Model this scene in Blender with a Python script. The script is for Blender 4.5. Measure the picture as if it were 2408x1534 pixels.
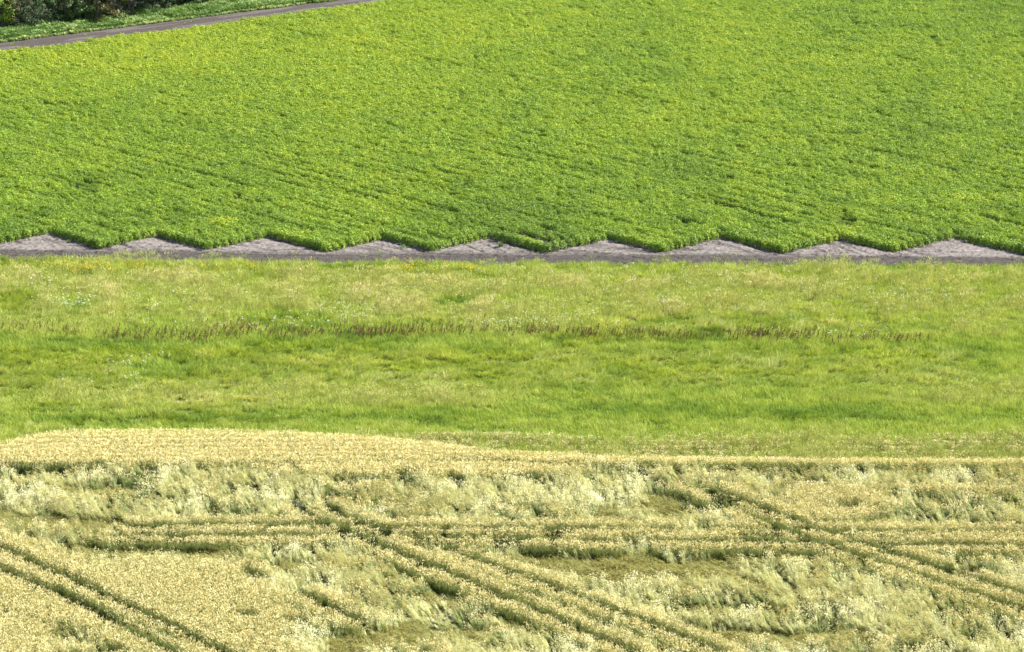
import bpy, math, random
import numpy as np
from mathutils import Vector

for o in list(bpy.data.objects): bpy.data.objects.remove(o)
S = bpy.context.scene
C = S.collection
R = math.radians

# ------------------------------------------------------------------ camera, sky, sun, exposure
CAM_H, PITCH, HFOV = 53.0, R(16.5), R(19.5)
cam = bpy.data.objects.new('camera', bpy.data.cameras.new('camera')); C.objects.link(cam)
cam.location = (0, 0, CAM_H); cam.rotation_euler = (R(90) - PITCH, 0, 0)
cam.data.sensor_width = 36; cam.data.angle = HFOV
cam.data.clip_start = 1; cam.data.clip_end = 8000
S.camera = cam

SUN_AZ, SUN_EL = R(16), R(44)          # azimuth from +x towards +y (the far side)
sdir = Vector((math.cos(SUN_AZ) * math.cos(SUN_EL), math.sin(SUN_AZ) * math.cos(SUN_EL), math.sin(SUN_EL)))
W = bpy.data.worlds.new('World'); S.world = W; W.use_nodes = True
nt = W.node_tree; nt.nodes.clear()
sky = nt.nodes.new('ShaderNodeTexSky'); sky.sky_type = 'NISHITA'; sky.sun_disc = False
sky.sun_elevation = SUN_EL; sky.sun_rotation = R(90) - SUN_AZ
bg = nt.nodes.new('ShaderNodeBackground'); bg.inputs['Strength'].default_value = 0.085
wo = nt.nodes.new('ShaderNodeOutputWorld')
nt.links.new(sky.outputs[0], bg.inputs[0]); nt.links.new(bg.outputs[0], wo.inputs[0])
sl = bpy.data.lights.new('sun', 'SUN'); sl.energy = 5.0; sl.angle = R(0.53); sl.color = (1, 0.965, 0.90)
so = bpy.data.objects.new('sun', sl); C.objects.link(so)
so.rotation_euler = sdir.to_track_quat('Z', 'Y').to_euler(); so.location = (60, 60, 120)
S.view_settings.view_transform = 'Standard'; S.view_settings.look = 'None'
S.view_settings.exposure = 1.52; S.view_settings.gamma = 1; S.view_settings.use_curve_mapping = False
S.cycles.max_bounces = 6; S.cycles.diffuse_bounces = 3; S.cycles.transmission_bounces = 3; S.cycles.transparent_max_bounces = 4

# ------------------------------------------------------------------ map coordinates of the (flat) land
FPX = 1203.5 / math.tan(HFOV / 2)
def G(u, v, z=0):
    """chart coordinate (0..2407, 0..1534) -> metres on the ground"""
    u = np.asarray(u, float); v = np.asarray(v, float)
    a = (u - 1203.5) / FPX; b = (767 - v) / FPX
    dy = math.cos(PITCH) + b * math.sin(PITCH); dz = -math.sin(PITCH) + b * math.cos(PITCH)
    t = -(CAM_H - z) / dz
    return a * t, dy * t
def UV(x, y, z=0):
    fw = y * math.cos(PITCH) + (CAM_H - z) * math.sin(PITCH)
    up = y * math.sin(PITCH) - (CAM_H - z) * math.cos(PITCH)
    return 1203.5 + FPX * x / fw, 767 - FPX * up / fw

# ------------------------------------------------------------------ noise
def _h(i, j, s):
    n = (i.astype(np.int64) * 374761393 + j.astype(np.int64) * 668265263 + s * 974634777) & 0xffffffff
    n = ((n ^ (n >> 13)) * 1274126177) & 0xffffffff
    return ((n ^ (n >> 16)) & 0xffff) / 65535.0
def noise(x, y, s=0):
    i = np.floor(x); j = np.floor(y); fx = x - i; fy = y - j
    fx = fx * fx * (3 - 2 * fx); fy = fy * fy * (3 - 2 * fy)
    a, b, c, d = _h(i, j, s), _h(i + 1, j, s), _h(i, j + 1, s), _h(i + 1, j + 1, s)
    return (a * (1 - fx) + b * fx) * (1 - fy) + (c * (1 - fx) + d * fx) * fy
def fbm(x, y, s=0, o=3):
    t = 0; a = 0.5; n = 0
    for k in range(o):
        t = t + a * noise(x * 2 ** k + 13.7 * k, y * 2 ** k - 7.1 * k, s + k); n += a; a *= 0.5
    return t / n
def ss(a, b, x):
    t = np.clip((x - a) / (b - a), 0, 1); return t * t * (3 - 2 * t)
def interp(x, pts):
    return np.interp(x, [p[0] for p in pts], [p[1] for p in pts])
def blob(U, V, cu, cv, ru, rv):
    return ss(1.25, 0.6, np.sqrt(((U - cu) / ru) ** 2 + ((V - cv) / rv) ** 2))
def linedist(x, y, pts, z=0):
    """distance in metres to a polyline, and the distance run along it"""
    P = np.array(pts, float)
    P = np.stack(G(P[:, 0], P[:, 1], z), 1)
    best = np.full(x.shape, 1e9); along = np.zeros(x.shape); acc = 0
    for a, b in zip(P[:-1], P[1:]):
        d = b - a; L = np.hypot(*d)
        t = np.clip(((x - a[0]) * d[0] + (y - a[1]) * d[1]) / L ** 2, 0, 1)
        r = np.hypot(x - a[0] - t * d[0], y - a[1] - t * d[1])
        m = r < best; best[m] = r[m]; along[m] = acc + t[m] * L; acc += L
    return best, along

# ------------------------------------------------------------------ materials
def mat(name):
    m = bpy.data.materials.new(name); m.use_nodes = True; m.node_tree.nodes.clear()
    return m, m.node_tree, m.node_tree.nodes.new, m.node_tree.links.new
def attr(N, name, typ):
    a = N('ShaderNodeAttribute'); a.attribute_name = name; a.attribute_type = typ; return a
def ramp(N, stops):
    r = N('ShaderNodeValToRGB'); e = r.color_ramp.elements
    e[0].position, e[0].color = stops[0][0], (*stops[0][1], 1)
    e[1].position, e[1].color = stops[-1][0], (*stops[-1][1], 1)
    for p, c in stops[1:-1]:
        k = e.new(p); k.color = (*c, 1)
    return r
def mixc(N, L, fac, a, b, mode='MIX'):
    m = N('ShaderNodeMix'); m.data_type = 'RGBA'; m.blend_type = mode
    if isinstance(fac, float): m.inputs[0].default_value = fac
    else: L(fac, m.inputs[0])
    for s, v in ((6, a), (7, b)):
        if isinstance(v, tuple): m.inputs[s].default_value = (*v, 1)
        else: L(v, m.inputs[s])
    return m.outputs[2]
def leaf_shader(nt_, N, L, col, trans=0.35, rough=0.5, spec=0.3, tcol=(1.0, 1.0, 0.5)):
    p = N('ShaderNodeBsdfPrincipled'); L(col, p.inputs['Base Color'])
    p.inputs['Roughness'].default_value = rough; p.inputs['Specular IOR Level'].default_value = spec
    t = N('ShaderNodeBsdfTranslucent'); L(mixc(N, L, 1.0, col, tcol, 'MULTIPLY'), t.inputs[0])
    mx = N('ShaderNodeMixShader'); mx.inputs[0].default_value = trans
    L(p.outputs[0], mx.inputs[1]); L(t.outputs[0], mx.inputs[2])
    o = N('ShaderNodeOutputMaterial'); L(mx.outputs[0], o.inputs[0])
def plant_mat(name, stem, top, inst=True, trans=0.35, rough=0.5, spec=0.3, var=0.35, tcol=(1, 1, .5)):
    """stem / top: lists of (tint, colour) stops; 'part' picks stem or top on the blade, 'lv' varies blade by blade"""
    m, t_, N, L = mat(name)
    ti = attr(N, 'tint', 'INSTANCER' if inst else 'OBJECT')
    rs = ramp(N, stem); L(ti.outputs['Fac'], rs.inputs[0])
    rt = ramp(N, top); L(ti.outputs['Fac'], rt.inputs[0])
    pa = attr(N, 'part', 'GEOMETRY'); lv = attr(N, 'lv', 'GEOMETRY')
    c = mixc(N, L, pa.outputs['Fac'], rs.outputs[0], rt.outputs[0])
    mr = N('ShaderNodeMapRange'); L(lv.outputs['Fac'], mr.inputs[0])
    mr.inputs[3].default_value = 1 - var; mr.inputs[4].default_value = 1 + var
    v = N('ShaderNodeVectorMath'); v.operation = 'SCALE'; L(c, v.inputs[0]); L(mr.outputs[0], v.inputs[3])
    leaf_shader(t_, N, L, v.outputs[0], trans, rough, spec, tcol)
    return m

potato_col = [(0, (.130, .225, .028)), (.35, (.255, .362, .036)), (.7, (.375, .445, .038)), (1, (.50, .53, .048))]
M_potato = plant_mat('potato_leaf', [(0, (.06, .12, .02)), (1, (.09, .14, .02))], potato_col, True, .33, .48, .30, .52)
M_potato_edge_shade = plant_mat('potato_leaf_edge_shade', [(0, (.06, .12, .02)), (1, (.09, .14, .02))], potato_col, False, .14, .5, .24, .42)  # less translucent copy of the crop leaf, deepening shade on the zigzag edge
M_wheat = plant_mat('wheat_stalk', [(0, (.10, .17, .03)), (.45, (.16, .22, .05)), (.6, (.22, .24, .07)), (1, (.52, .53, .22))],
                    [(0, (.83, .755, .39)), (.35, (.82, .755, .41)), (.56, (.50, .44, .135)), (.66, (.50, .44, .135)), (1, (.82, .80, .50))], True, .34, .6, .25, .16, (1, .95, .6))
M_grass = plant_mat('grass_blade', [(0, (.06, .13, .02)), (1, (.22, .29, .05))],
                    [(0, (.09, .18, .036)), (.25, (.23, .335, .052)), (.5, (.40, .48, .098)), (.75, (.58, .60, .22)), (1, (.72, .66, .36))], True, .38, .65, .08, .42, (1, .95, .45))
M_dock = plant_mat('dock_stalk', [(0, (.12, .13, .04)), (1, (.15, .13, .05))], [(0, (.15, .072, .032)), (1, (.28, .16, .08))], False, .15, .7, .2, .4)
M_flower_w = plant_mat('white_umbel', [(0, (.09, .17, .03)), (1, (.09, .17, .03))], [(0, (.72, .74, .66)), (1, (.8, .8, .74))], True, .3, .6, .2, .12, (1, 1, 1))
M_flower_y = plant_mat('yellow_flower', [(0, (.08, .16, .03)), (1, (.08, .16, .03))], [(0, (.72, .42, .02)), (1, (.8, .55, .03))], True, .3, .6, .2, .2, (1, 1, .6))
M_weed = plant_mat('weed_leaf', [(0, (.06, .13, .03)), (1, (.09, .16, .03))], [(0, (.07, .16, .035)), (1, (.26, .34, .10))], False, .3, .55, .3, .3)
M_verge = plant_mat('verge_leaf', [(0, (.045, .10, .022)), (1, (.10, .15, .04))], [(0, (.075, .15, .035)), (.5, (.17, .27, .07)), (1, (.36, .44, .17))], True, .3, .5, .3, .35)

def crown_mat(name, dark, mid, accent):
    m, t_, N, L = mat(name)
    lv = attr(N, 'lv', 'GEOMETRY')
    r = ramp(N, [(0, dark), (.55, mid), (.86, mid), (1, accent)]); L(lv.outputs['Fac'], r.inputs[0])
    leaf_shader(t_, N, L, r.outputs[0], .25, .45, .35)
    return m
def bark_mat():
    m, t_, N, L = mat('bark')
    n = N('ShaderNodeTexNoise'); n.inputs['Scale'].default_value = 9
    r = ramp(N, [(.3, (.05, .04, .03)), (.7, (.14, .115, .09))]); L(n.outputs[0], r.inputs[0])
    p = N('ShaderNodeBsdfPrincipled'); L(r.outputs[0], p.inputs['Base Color']); p.inputs['Roughness'].default_value = .9
    o = N('ShaderNodeOutputMaterial'); L(p.outputs[0], o.inputs[0]); return m
M_bark = bark_mat()

def ground_mat(name, stops, scale=3.0, stretch=(1, 1, 1), bump=.25, attr_mix=None):
    m, t_, N, L = mat(name)
    tc = N('ShaderNodeNewGeometry'); mp = N('ShaderNodeMapping'); mp.inputs['Scale'].default_value = stretch
    L(tc.outputs['Position'], mp.inputs[0])
    n = N('ShaderNodeTexNoise'); n.inputs['Scale'].default_value = scale; n.inputs['Detail'].default_value = 7; n.inputs['Roughness'].default_value = .65
    L(mp.outputs[0], n.inputs[0])
    r = ramp(N, stops); L(n.outputs[0], r.inputs[0]); col = r.outputs[0]
    if attr_mix:
        a = attr(N, 'dry', 'GEOMETRY')
        r2 = ramp(N, attr_mix); L(n.outputs[0], r2.inputs[0])
        col = mixc(N, L, a.outputs['Fac'], col, r2.outputs[0])
    p = N('ShaderNodeBsdfPrincipled'); L(col, p.inputs['Base Color'])
    p.inputs['Roughness'].default_value = .95; p.inputs['Specular IOR Level'].default_value = .15
    n2 = N('ShaderNodeTexNoise'); n2.inputs['Scale'].default_value = 9; n2.inputs['Detail'].default_value = 5
    L(tc.outputs['Position'], n2.inputs[0])
    b = N('ShaderNodeBump'); b.inputs['Strength'].default_value = bump; b.inputs['Distance'].default_value = .15
    L(n2.outputs[0], b.inputs['Height']); L(b.outputs[0], p.inputs['Normal'])
    o = N('ShaderNodeOutputMaterial'); L(p.outputs[0], o.inputs[0]); return m
M_ground = ground_mat('field_soil', [(.3, (.022, .026, .012)), (.7, (.045, .048, .022))], .8)
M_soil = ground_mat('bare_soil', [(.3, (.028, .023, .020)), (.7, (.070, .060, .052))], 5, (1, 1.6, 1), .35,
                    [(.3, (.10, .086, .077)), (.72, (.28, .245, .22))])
M_track = ground_mat('dirt_track', [(.3, (.034, .027, .024)), (.7, (.078, .065, .059))], 4, (1, 1, 1), .3, [(.3, (.065, .053, .048)), (.7, (.13, .112, .10))])


# ------------------------------------------------------------------ mesh helpers
class Buf:
    def __init__(s): s.v = []; s.f = []; s.part = []; s.lv = []
    def quad(s, a, b, c, d, part, lv):
        n = len(s.v); s.v += [a, b, c, d]; s.f.append((n, n + 1, n + 2, n + 3)); s.part.append(part); s.lv.append(lv)
    def strip(s, L_, R_, parts, lv):
        n = len(s.v); s.v += [p for q in zip(L_, R_) for p in q]
        for k in range(len(L_) - 1):
            s.f.append((n + 2 * k, n + 2 * k + 1, n + 2 * k + 3, n + 2 * k + 2)); s.part.append(parts[k]); s.lv.append(lv)
    def tube(s, pts, rads, part, lv, sides=5):
        n = len(s.v)
        for i, (p, r) in enumerate(zip(pts, rads)):
            a = Vector(pts[min(i + 1, len(pts) - 1)]) - Vector(pts[max(i - 1, 0)])
            q = a.to_track_quat('Z', 'Y')
            for k in range(sides):
                w = 2 * math.pi * k / sides
                s.v.append(tuple(Vector(p) + q @ Vector((r * math.cos(w), r * math.sin(w), 0))))
        for i in range(len(pts) - 1):
            for k in range(sides):
                a = n + i * sides + k; b = n + i * sides + (k + 1) % sides
                s.f.append((a, b, b + sides, a + sides)); s.part.append(part); s.lv.append(lv)
    def mesh(s, name, m):
        me = bpy.data.meshes.new(name); me.from_pydata([tuple(p) for p in s.v], [], s.f)
        for nm, arr in (('part', s.part), ('lv', s.lv)):
            me.attributes.new(nm, 'FLOAT', 'FACE').data.foreach_set('value', np.array(arr, np.float32))
        me.materials.append(m); me.update(); return me
def tag(o, label=None, cat=None, group=None, kind=None):
    if label: o['label'] = label
    if cat: o['category'] = cat
    if group: o['group'] = group
    if kind: o['kind'] = kind
    return o
def link(name, me, parent=None, loc=(0, 0, 0)):
    o = bpy.data.objects.new(name, me); C.objects.link(o); o.location = loc
    if parent: o.parent = parent
    return o
def sheet(name, m, P, Z, extra=None):
    """grid mesh from P (n,m,2) and heights Z"""
    n, k = Z.shape
    v = np.concatenate([P, Z[..., None]], 2).reshape(-1, 3)
    idx = np.arange(n * k).reshape(n, k)
    f = np.stack([idx[:-1, :-1], idx[1:, :-1], idx[1:, 1:], idx[:-1, 1:]], -1).reshape(-1, 4)
    me = bpy.data.meshes.new(name); me.vertices.add(len(v)); me.vertices.foreach_set('co', v.ravel().astype(np.float32))
    me.loops.add(f.size); me.loops.foreach_set('vertex_index', f.ravel().astype(np.int32))
    me.polygons.add(len(f)); me.polygons.foreach_set('loop_start', np.arange(0, f.size, 4, dtype=np.int32))
    if extra is not None:
        me.attributes.new('dry', 'FLOAT', 'POINT').data.foreach_set('value', extra.ravel().astype(np.float32))
    me.update(calc_edges=True); me.materials.append(m); me.validate()
    return link(name, me)

rnd = random.Random(5)
def blade(B, base, head, L_, w, t0, t1, nseg=3, part=1.0, face=None, lv=None, taper=True, parts=None):
    """arched ribbon: leans towards heading 'head', tilt from vertical going t0 -> t1"""
    p = Vector(base); lv = rnd.random() if lv is None else lv
    fa = head + math.pi / 2 + rnd.uniform(-.9, .9) if face is None else face
    wv = Vector((math.cos(fa), math.sin(fa), 0))
    Lp, Rp = [], []
    for k in range(nseg + 1):
        q = k / nseg; hw = w * .5 * ((1 - q ** 1.6) if taper else 1) + .0008
        Lp.append(tuple(p - wv * hw)); Rp.append(tuple(p + wv * hw))
        t = t0 + (t1 - t0) * q
        p = p + Vector((math.cos(head) * math.sin(t), math.sin(head) * math.sin(t), math.cos(t))) * (L_ / nseg)
    B.strip(Lp, Rp, parts or [part] * nseg, lv)
    return p, t1
def spindle(B, p, d, L_, w, part, lv):
    d = Vector(d).normalized(); a = d.orthogonal().normalized(); b = d.cross(a)
    n = len(B.v); B.v += [tuple(p), tuple(p + d * L_)]
    for k in range(3):
        w_ = 2 * math.pi * k / 3; B.v.append(tuple(p + d * L_ * .4 + (a * math.cos(w_) + b * math.sin(w_)) * w * .5))
    for k in range(3):
        i, j = n + 2 + k, n + 2 + (k + 1) % 3
        B.f += [(n, i, j), (n + 1, j, i)]; B.part += [part, part]; B.lv += [lv, lv]

# ---- prototypes (kept out of the scene; the fields are built from them)
def protos(name, builder, m, n):
    col = bpy.data.collections.new(name)
    for k in range(n):
        B = Buf(); builder(B); col.objects.link(bpy.data.objects.new(name, B.mesh(name, m)))
    return col
def wheat_builder(lean0, lean1, height, spread=.5, n=18, rad=.13):
    def f(B):
        for _ in range(n):
            a = rnd.uniform(0, 6.283); r = rad * math.sqrt(rnd.random())
            base = (r * math.cos(a), r * math.sin(a), 0)
            hd = rnd.gauss(0, spread) if lean1 > .35 else rnd.uniform(0, 6.283)
            L_ = height * rnd.uniform(.82, 1.12); lv = rnd.random()
            p, t = blade(B, base, hd, L_, .009, lean0 * rnd.uniform(.6, 1.3), lean1 * rnd.uniform(.8, 1.15), 3, 0.0, None, lv, False, [0, 0, .25])
            t2 = t + rnd.uniform(.2, .8)
            spindle(B, p, (math.cos(hd) * math.sin(t2), math.sin(hd) * math.sin(t2), math.cos(t2)), rnd.uniform(.075, .115), .027, 1.0, rnd.random())
            for q in range(2):
                z = rnd.uniform(.3, .75)
                tt = lean0 + (lean1 - lean0) * z
                bp = Vector(base) + Vector((math.cos(hd) * math.sin(tt * .75), math.sin(hd) * math.sin(tt * .75), math.cos(tt * .75))) * (L_ * z)
                blade(B, bp, hd + rnd.gauss(0, .9), rnd.uniform(.14, .26), .015, .4 + tt * .5, 1.6 + tt * .3, 2, .12, None, rnd.random())
    return f
P_wheat = protos('wheat_clump', wheat_builder(.03, .16, .62), M_wheat, 6)
P_wheat_l = protos('leaning_wheat_clump', wheat_builder(.28, .95, .64, .16, 14, .075), M_wheat, 6)
P_wheat_f = protos('flattened_wheat_clump', wheat_builder(1.05, 1.45, .62, .45), M_wheat, 6)
def grass_builder(n, rad, hgt, w, l0, l1, spread, seed=0):
    def f(B):
        for _ in range(n):
            a = rnd.uniform(0, 6.283); r = rad * math.sqrt(rnd.random())
            hd = rnd.gauss(0, spread)
            L_ = hgt * rnd.uniform(.6, 1.15)
            blade(B, (r * math.cos(a), r * math.sin(a), 0), hd, L_, w * rnd.uniform(.7, 1.3), l0 * rnd.uniform(.4, 1.4), l1 * rnd.uniform(.7, 1.2), 3, 1.0, None, None, True, [.25, 1, 1])
        for _ in range(seed):
            a = rnd.uniform(0, 6.283); r = rad * math.sqrt(rnd.random()); hd = rnd.uniform(-1, 1)
            p, t = blade(B, (r * math.cos(a), r * math.sin(a), 0), hd, hgt * rnd.uniform(1.05, 1.35), .004, .05, .35, 3, .5, None, None, False)
            for q in range(3):
                spindle(B, p - Vector((0, 0, .03 * q)), (rnd.uniform(-.3, .9), rnd.uniform(-.6, .6), 1), rnd.uniform(.06, .11), .016, 1.0, rnd.random())
    return f
P_grass = protos('grass_tuft', grass_builder(24, .18, .46, .019, .1, .9, 1.6), M_grass, 6)
P_grass_s = protos('seeding_grass_tuft', grass_builder(18, .18, .42, .016, .1, .8, 1.6, 10), M_grass, 6)
P_grass_l = protos('lodged_grass_tuft', grass_builder(24, .16, .56, .019, .4, 1.45, .7), M_grass, 6)
def potato_builder(B, rad=.36, hgt=.57, n=240, low=False):
    ph = [rnd.uniform(0, 6.28) for _ in range(3)]
    for _ in range(n):
        a = rnd.uniform(0, 6.283); z = rnd.random() ** .75
        sh = rnd.uniform(.72, 1.03) * (1 + .10 * math.sin(3 * a + ph[0]) + .07 * math.sin(5 * a + ph[1]))
        th = math.acos(min(1, z)); rr = math.sin(th) ** .75
        p = Vector((rad * sh * rr * math.cos(a), rad * sh * rr * math.sin(a), .06 + (hgt - .06) * sh * z))
        nrm = Vector((math.cos(a) * rr * .7, math.sin(a) * rr * .7, z + .35)) + Vector((rnd.gauss(0, .35), rnd.gauss(0, .35), rnd.gauss(0, .25)))
        nrm.normalize(); h = rnd.uniform(0, 6.283)
        t = nrm.cross(Vector((math.cos(h), math.sin(h), .2))).normalized(); b = nrm.cross(t)
        L_ = rnd.uniform(.066, .112); w = L_ * .36; lv = rnd.random()
        n0 = len(B.v)
        B.v += [tuple(p), tuple(p + t * L_ * .5 + b * w + nrm * .012), tuple(p + t * L_ - nrm * .02), tuple(p + t * L_ * .5 - b * w + nrm * .012)]
        B.f += [(n0, n0 + 1, n0 + 2), (n0, n0 + 2, n0 + 3)]; B.part += [1, 1]; B.lv += [lv, lv]
    for _ in range(9):
        blade(B, (rnd.uniform(-.05, .05), rnd.uniform(-.05, .05), 0), rnd.uniform(0, 6.28), .36, .02, .2, .9, 2, 0.0)
P_potato = protos('potato_plant', potato_builder, M_potato, 7)
def umbel(B):
    for _ in range(2):
        h = rnd.uniform(.55, .8)
        p, t = blade(B, (rnd.uniform(-.1, .1), rnd.uniform(-.1, .1), 0), rnd.uniform(-1, 1), h, .008, .03, .15, 3, 0.0, None, .5, False)
        for k in range(7):
            a = 6.283 * k / 7; r = .045 * (k > 0); q = p + Vector((r * math.cos(a), r * math.sin(a), rnd.uniform(.01, .03)))
            B.quad(*[tuple(q + Vector((.014 * math.cos(w + a), .014 * math.sin(w + a), .008 * math.sin(w)))) for w in (0, 1.57, 3.14, 4.71)], 1.0, rnd.random())
P_umbel = protos('white_flower_stem', umbel, M_flower_w, 4)
def yflower(B):
    for _ in range(4):
        h = rnd.uniform(.4, .7)
        p, t = blade(B, (rnd.uniform(-.15, .15), rnd.uniform(-.15, .15), 0), rnd.uniform(0, 6), h, .007, .03, .3, 3, 0.0, None, .5, False)
        for k in range(2):
            q = p + Vector((rnd.gauss(0, .03), rnd.gauss(0, .03), rnd.uniform(-.08, .03))); s = .024
            B.quad(*[tuple(q + Vector((s * math.cos(w), s * math.sin(w), .3 * s * math.cos(w)))) for w in (0, 1.57, 3.14, 4.71)], 1.0, rnd.random())
P_yflower = protos('yellow_flower_stem', yflower, M_flower_y, 4)
def verge(B):
    grass_builder(26, .22, .5, .02, .1, 1.1, 2.5)(B)
    for _ in range(14):
        h = rnd.uniform(0, 6.28); r = rnd.uniform(0, .2); p = Vector((r * math.cos(h), r * math.sin(h), rnd.uniform(.1, .35)))
        blade(B, p, h, .2, .11, .7, 1.7, 2, 1.0)
P_verge = protos('verge_plant', verge, M_verge, 5)

# ---- scattering a mass of plants as one object
def scatter(name, col, x, y, z, rot, scl, tint, label, cat, npro):
    n = len(x); me = bpy.data.meshes.new(name); me.vertices.add(n)
    me.vertices.foreach_set('co', np.stack([x, y, z], 1).ravel().astype(np.float32))
    me.attributes.new('rot', 'FLOAT_VECTOR', 'POINT').data.foreach_set('vector', rot.ravel().astype(np.float32))
    me.attributes.new('scl', 'FLOAT_VECTOR', 'POINT').data.foreach_set('vector', scl.ravel().astype(np.float32))
    me.attributes.new('tint', 'FLOAT', 'POINT').data.foreach_set('value', np.clip(tint, 0, 1).astype(np.float32))
    me.attributes.new('pick', 'INT', 'POINT').data.foreach_set('value', RG.integers(0, npro, n).astype(np.int32))
    o = link(name, me); tag(o, label, cat, None, 'stuff')
    g = bpy.data.node_groups.new(name, 'GeometryNodeTree')
    g.interface.new_socket('Geometry', in_out='INPUT', socket_type='NodeSocketGeometry')
    g.interface.new_socket('Geometry', in_out='OUTPUT', socket_type='NodeSocketGeometry')
    N = g.nodes.new; L = g.links.new
    gi = N('NodeGroupInput'); go = N('NodeGroupOutput'); ip = N('GeometryNodeInstanceOnPoints')
    ci = N('GeometryNodeCollectionInfo'); ci.inputs['Collection'].default_value = col
    ci.inputs['Separate Children'].default_value = True; ci.inputs['Reset Children'].default_value = True
    L(gi.outputs[0], ip.inputs['Points']); L(ci.outputs[0], ip.inputs['Instance']); ip.inputs['Pick Instance'].default_value = True
    for nm, ty, sock in (('pick', 'INT', 'Instance Index'), ('rot', 'FLOAT_VECTOR', 'Rotation'), ('scl', 'FLOAT_VECTOR', 'Scale')):
        a = N('GeometryNodeInputNamedAttribute'); a.data_type = ty; a.inputs[0].default_value = nm
        out = [s for s in a.outputs if s.enabled and s.name == 'Attribute'][0]
        L(out, ip.inputs[sock])
    L(ip.outputs[0], go.inputs[0])
    md = o.modifiers.new('plants', 'NODES'); md.node_group = g
    return o
RG = np.random.default_rng(11)
def field_points(y0, y1, step, margin=7.0, jit=.5):
    """jittered grid over the part of the land between y0 and y1"""
    ys = np.arange(y0, y1, step); X = []; Y = []
    for yy in ys:
        hw = .1765 * math.hypot(yy, CAM_H) + margin
        xs = np.arange(-hw, hw, step); X.append(xs); Y.append(np.full(xs.shape, yy))
    X = np.concatenate(X); Y = np.concatenate(Y)
    return X + RG.uniform(-jit, jit, X.shape) * step, Y + RG.uniform(-jit, jit, X.shape) * step
def eul(tx, ty, rz): return np.stack([tx, ty, rz], 1)

# ================================================================== THE SETTING
gp = Buf(); gp.quad((-3000, -1500, 0), (3000, -1500, 0), (3000, 4500, 0), (-3000, 4500, 0), 0, 0)
tag(link('ground', gp.mesh('ground', M_ground)), kind='structure')

# ---- edge of the potato crop: eight-row passes ending in a zigzag
RA = R(-45.0); rd = np.array([math.cos(RA), math.sin(RA)]); rn = np.array([-math.sin(RA), math.cos(RA)])
tips = [(-28.6, 197.6), (-21.2, 197.3), (-12.95, 196.65), (-5.85, 196.85), (2.0, 196.5), (9.93, 196.6), (18.22, 196.4), (25.8, 196.6), (34.8, 195.75)]
peaks = [(-24.54, 200.76), (-16.8, 200.43), (-8.86, 199.8), (-1.42, 200.1), (6.65, 199.54), (14.45, 199.98), (22.82, 199.43), (30.8, 199.98)]
tips = [(-51.4, 198.6), (-44.0, 198.2), (-36.6, 197.9)] + tips + [(42.4, 195.8), (50.2, 195.7), (58, 195.5)]
tu = [float(np.dot(t, rn)) for t in tips]; tv = [float(np.dot(t, rd)) for t in tips]
pv = {}
for k in range(len(tips) - 1):
    if 3 <= k < 11: pv[k] = float(np.dot(peaks[k - 3], rd))
    else: pv[k] = tv[k] + .75
GRASS = [(-70, 195.3), (-34.84, 194.4), (-15.27, 193.5), (4.16, 193.1), (34.51, 192.35), (70, 191.6)]   # where meadow meets the bare soil
def grass_edge(x): return interp(x, GRASS)
# far side: dirt track, between two straight lines climbing to the right
def trk_lo(x): return interp(x, [(-80, 245.7), (-46.71, 265.1), (-12.45, 290.4), (30, 321.8)])
def trk_hi(x): return interp(x, [(-80, 250.9), (-47.15, 270.5), (-16.48, 293.05), (30, 327.3)])

# bare soil strip in front of the crop
xs = np.arange(-62, 62, .09); vs = np.arange(0, 11, .09)
XX, VV = np.meshgrid(xs, vs, indexing='ij'); YY = grass_edge(XX) - 1.2 + VV
dgr = VV - 1.2
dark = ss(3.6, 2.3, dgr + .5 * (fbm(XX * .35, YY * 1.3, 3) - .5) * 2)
Z = .012 + .05 * (fbm(XX * 1.6, YY * 1.6, 1) - .5) + .04 * (noise(XX * 5, YY * 5, 2) - .5)
uu = XX * rn[0] + YY * rn[1]; vv_ = XX * rd[0] + YY * rd[1]
wav = uu + .5 * np.sin(vv_ * .35)
wav = wav + 1.4 * noise(XX * .12, YY * .25, 10)
groove = ss(.58, .80, noise(wav * 3.1, vv_ * .22, 9)) * ss(.25, .5, noise(XX * .3, YY * .5, 12))
cross = ss(.60, .82, noise(XX * .35 + .8 * YY, YY * 3.6 - .25 * XX, 19)); clod = ss(.62, .8, noise(XX * 7, YY * 5, 13))
lugs = ss(.55, .8, noise(XX * .25, (dgr + .2 * np.sin(XX * .1)) * 4.0, 14)) * ss(4.6, 3.0, dgr)
Z = Z - .07 * groove - .04 * cross - .06 * lugs + .05 + .05 * clod
Z = np.maximum(Z, .006)
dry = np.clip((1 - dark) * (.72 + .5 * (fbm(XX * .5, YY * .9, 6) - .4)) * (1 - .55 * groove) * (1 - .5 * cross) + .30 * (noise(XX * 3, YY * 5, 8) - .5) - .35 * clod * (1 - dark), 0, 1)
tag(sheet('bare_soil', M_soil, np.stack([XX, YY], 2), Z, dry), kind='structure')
# dirt track
ts = np.arange(-75, 25, .12); ws = np.linspace(-.45, 1.2, 60)
TX, WW = np.meshgrid(ts, ws, indexing='ij'); TY = trk_lo(TX) + (trk_hi(TX) - trk_lo(TX)) * WW
TZ = .03 + .03 * (noise(TX * 3, TY * 3, 5) - .5) - .03 * np.exp(-((np.mod(WW, .3) - .15) / .05) ** 2)
tdry = np.clip(ss(.5, .75, noise(TX * .3, WW * 11, 15)) * .8 + .5 * ss(.85, 1.0, WW) + .4 * (fbm(TX * .8, TY * .8, 16) - .5), 0, 1)
tag(sheet('dirt_track', M_track, np.stack([TX, TY], 2), np.maximum(TZ, .006), tdry), kind='structure')

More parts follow.
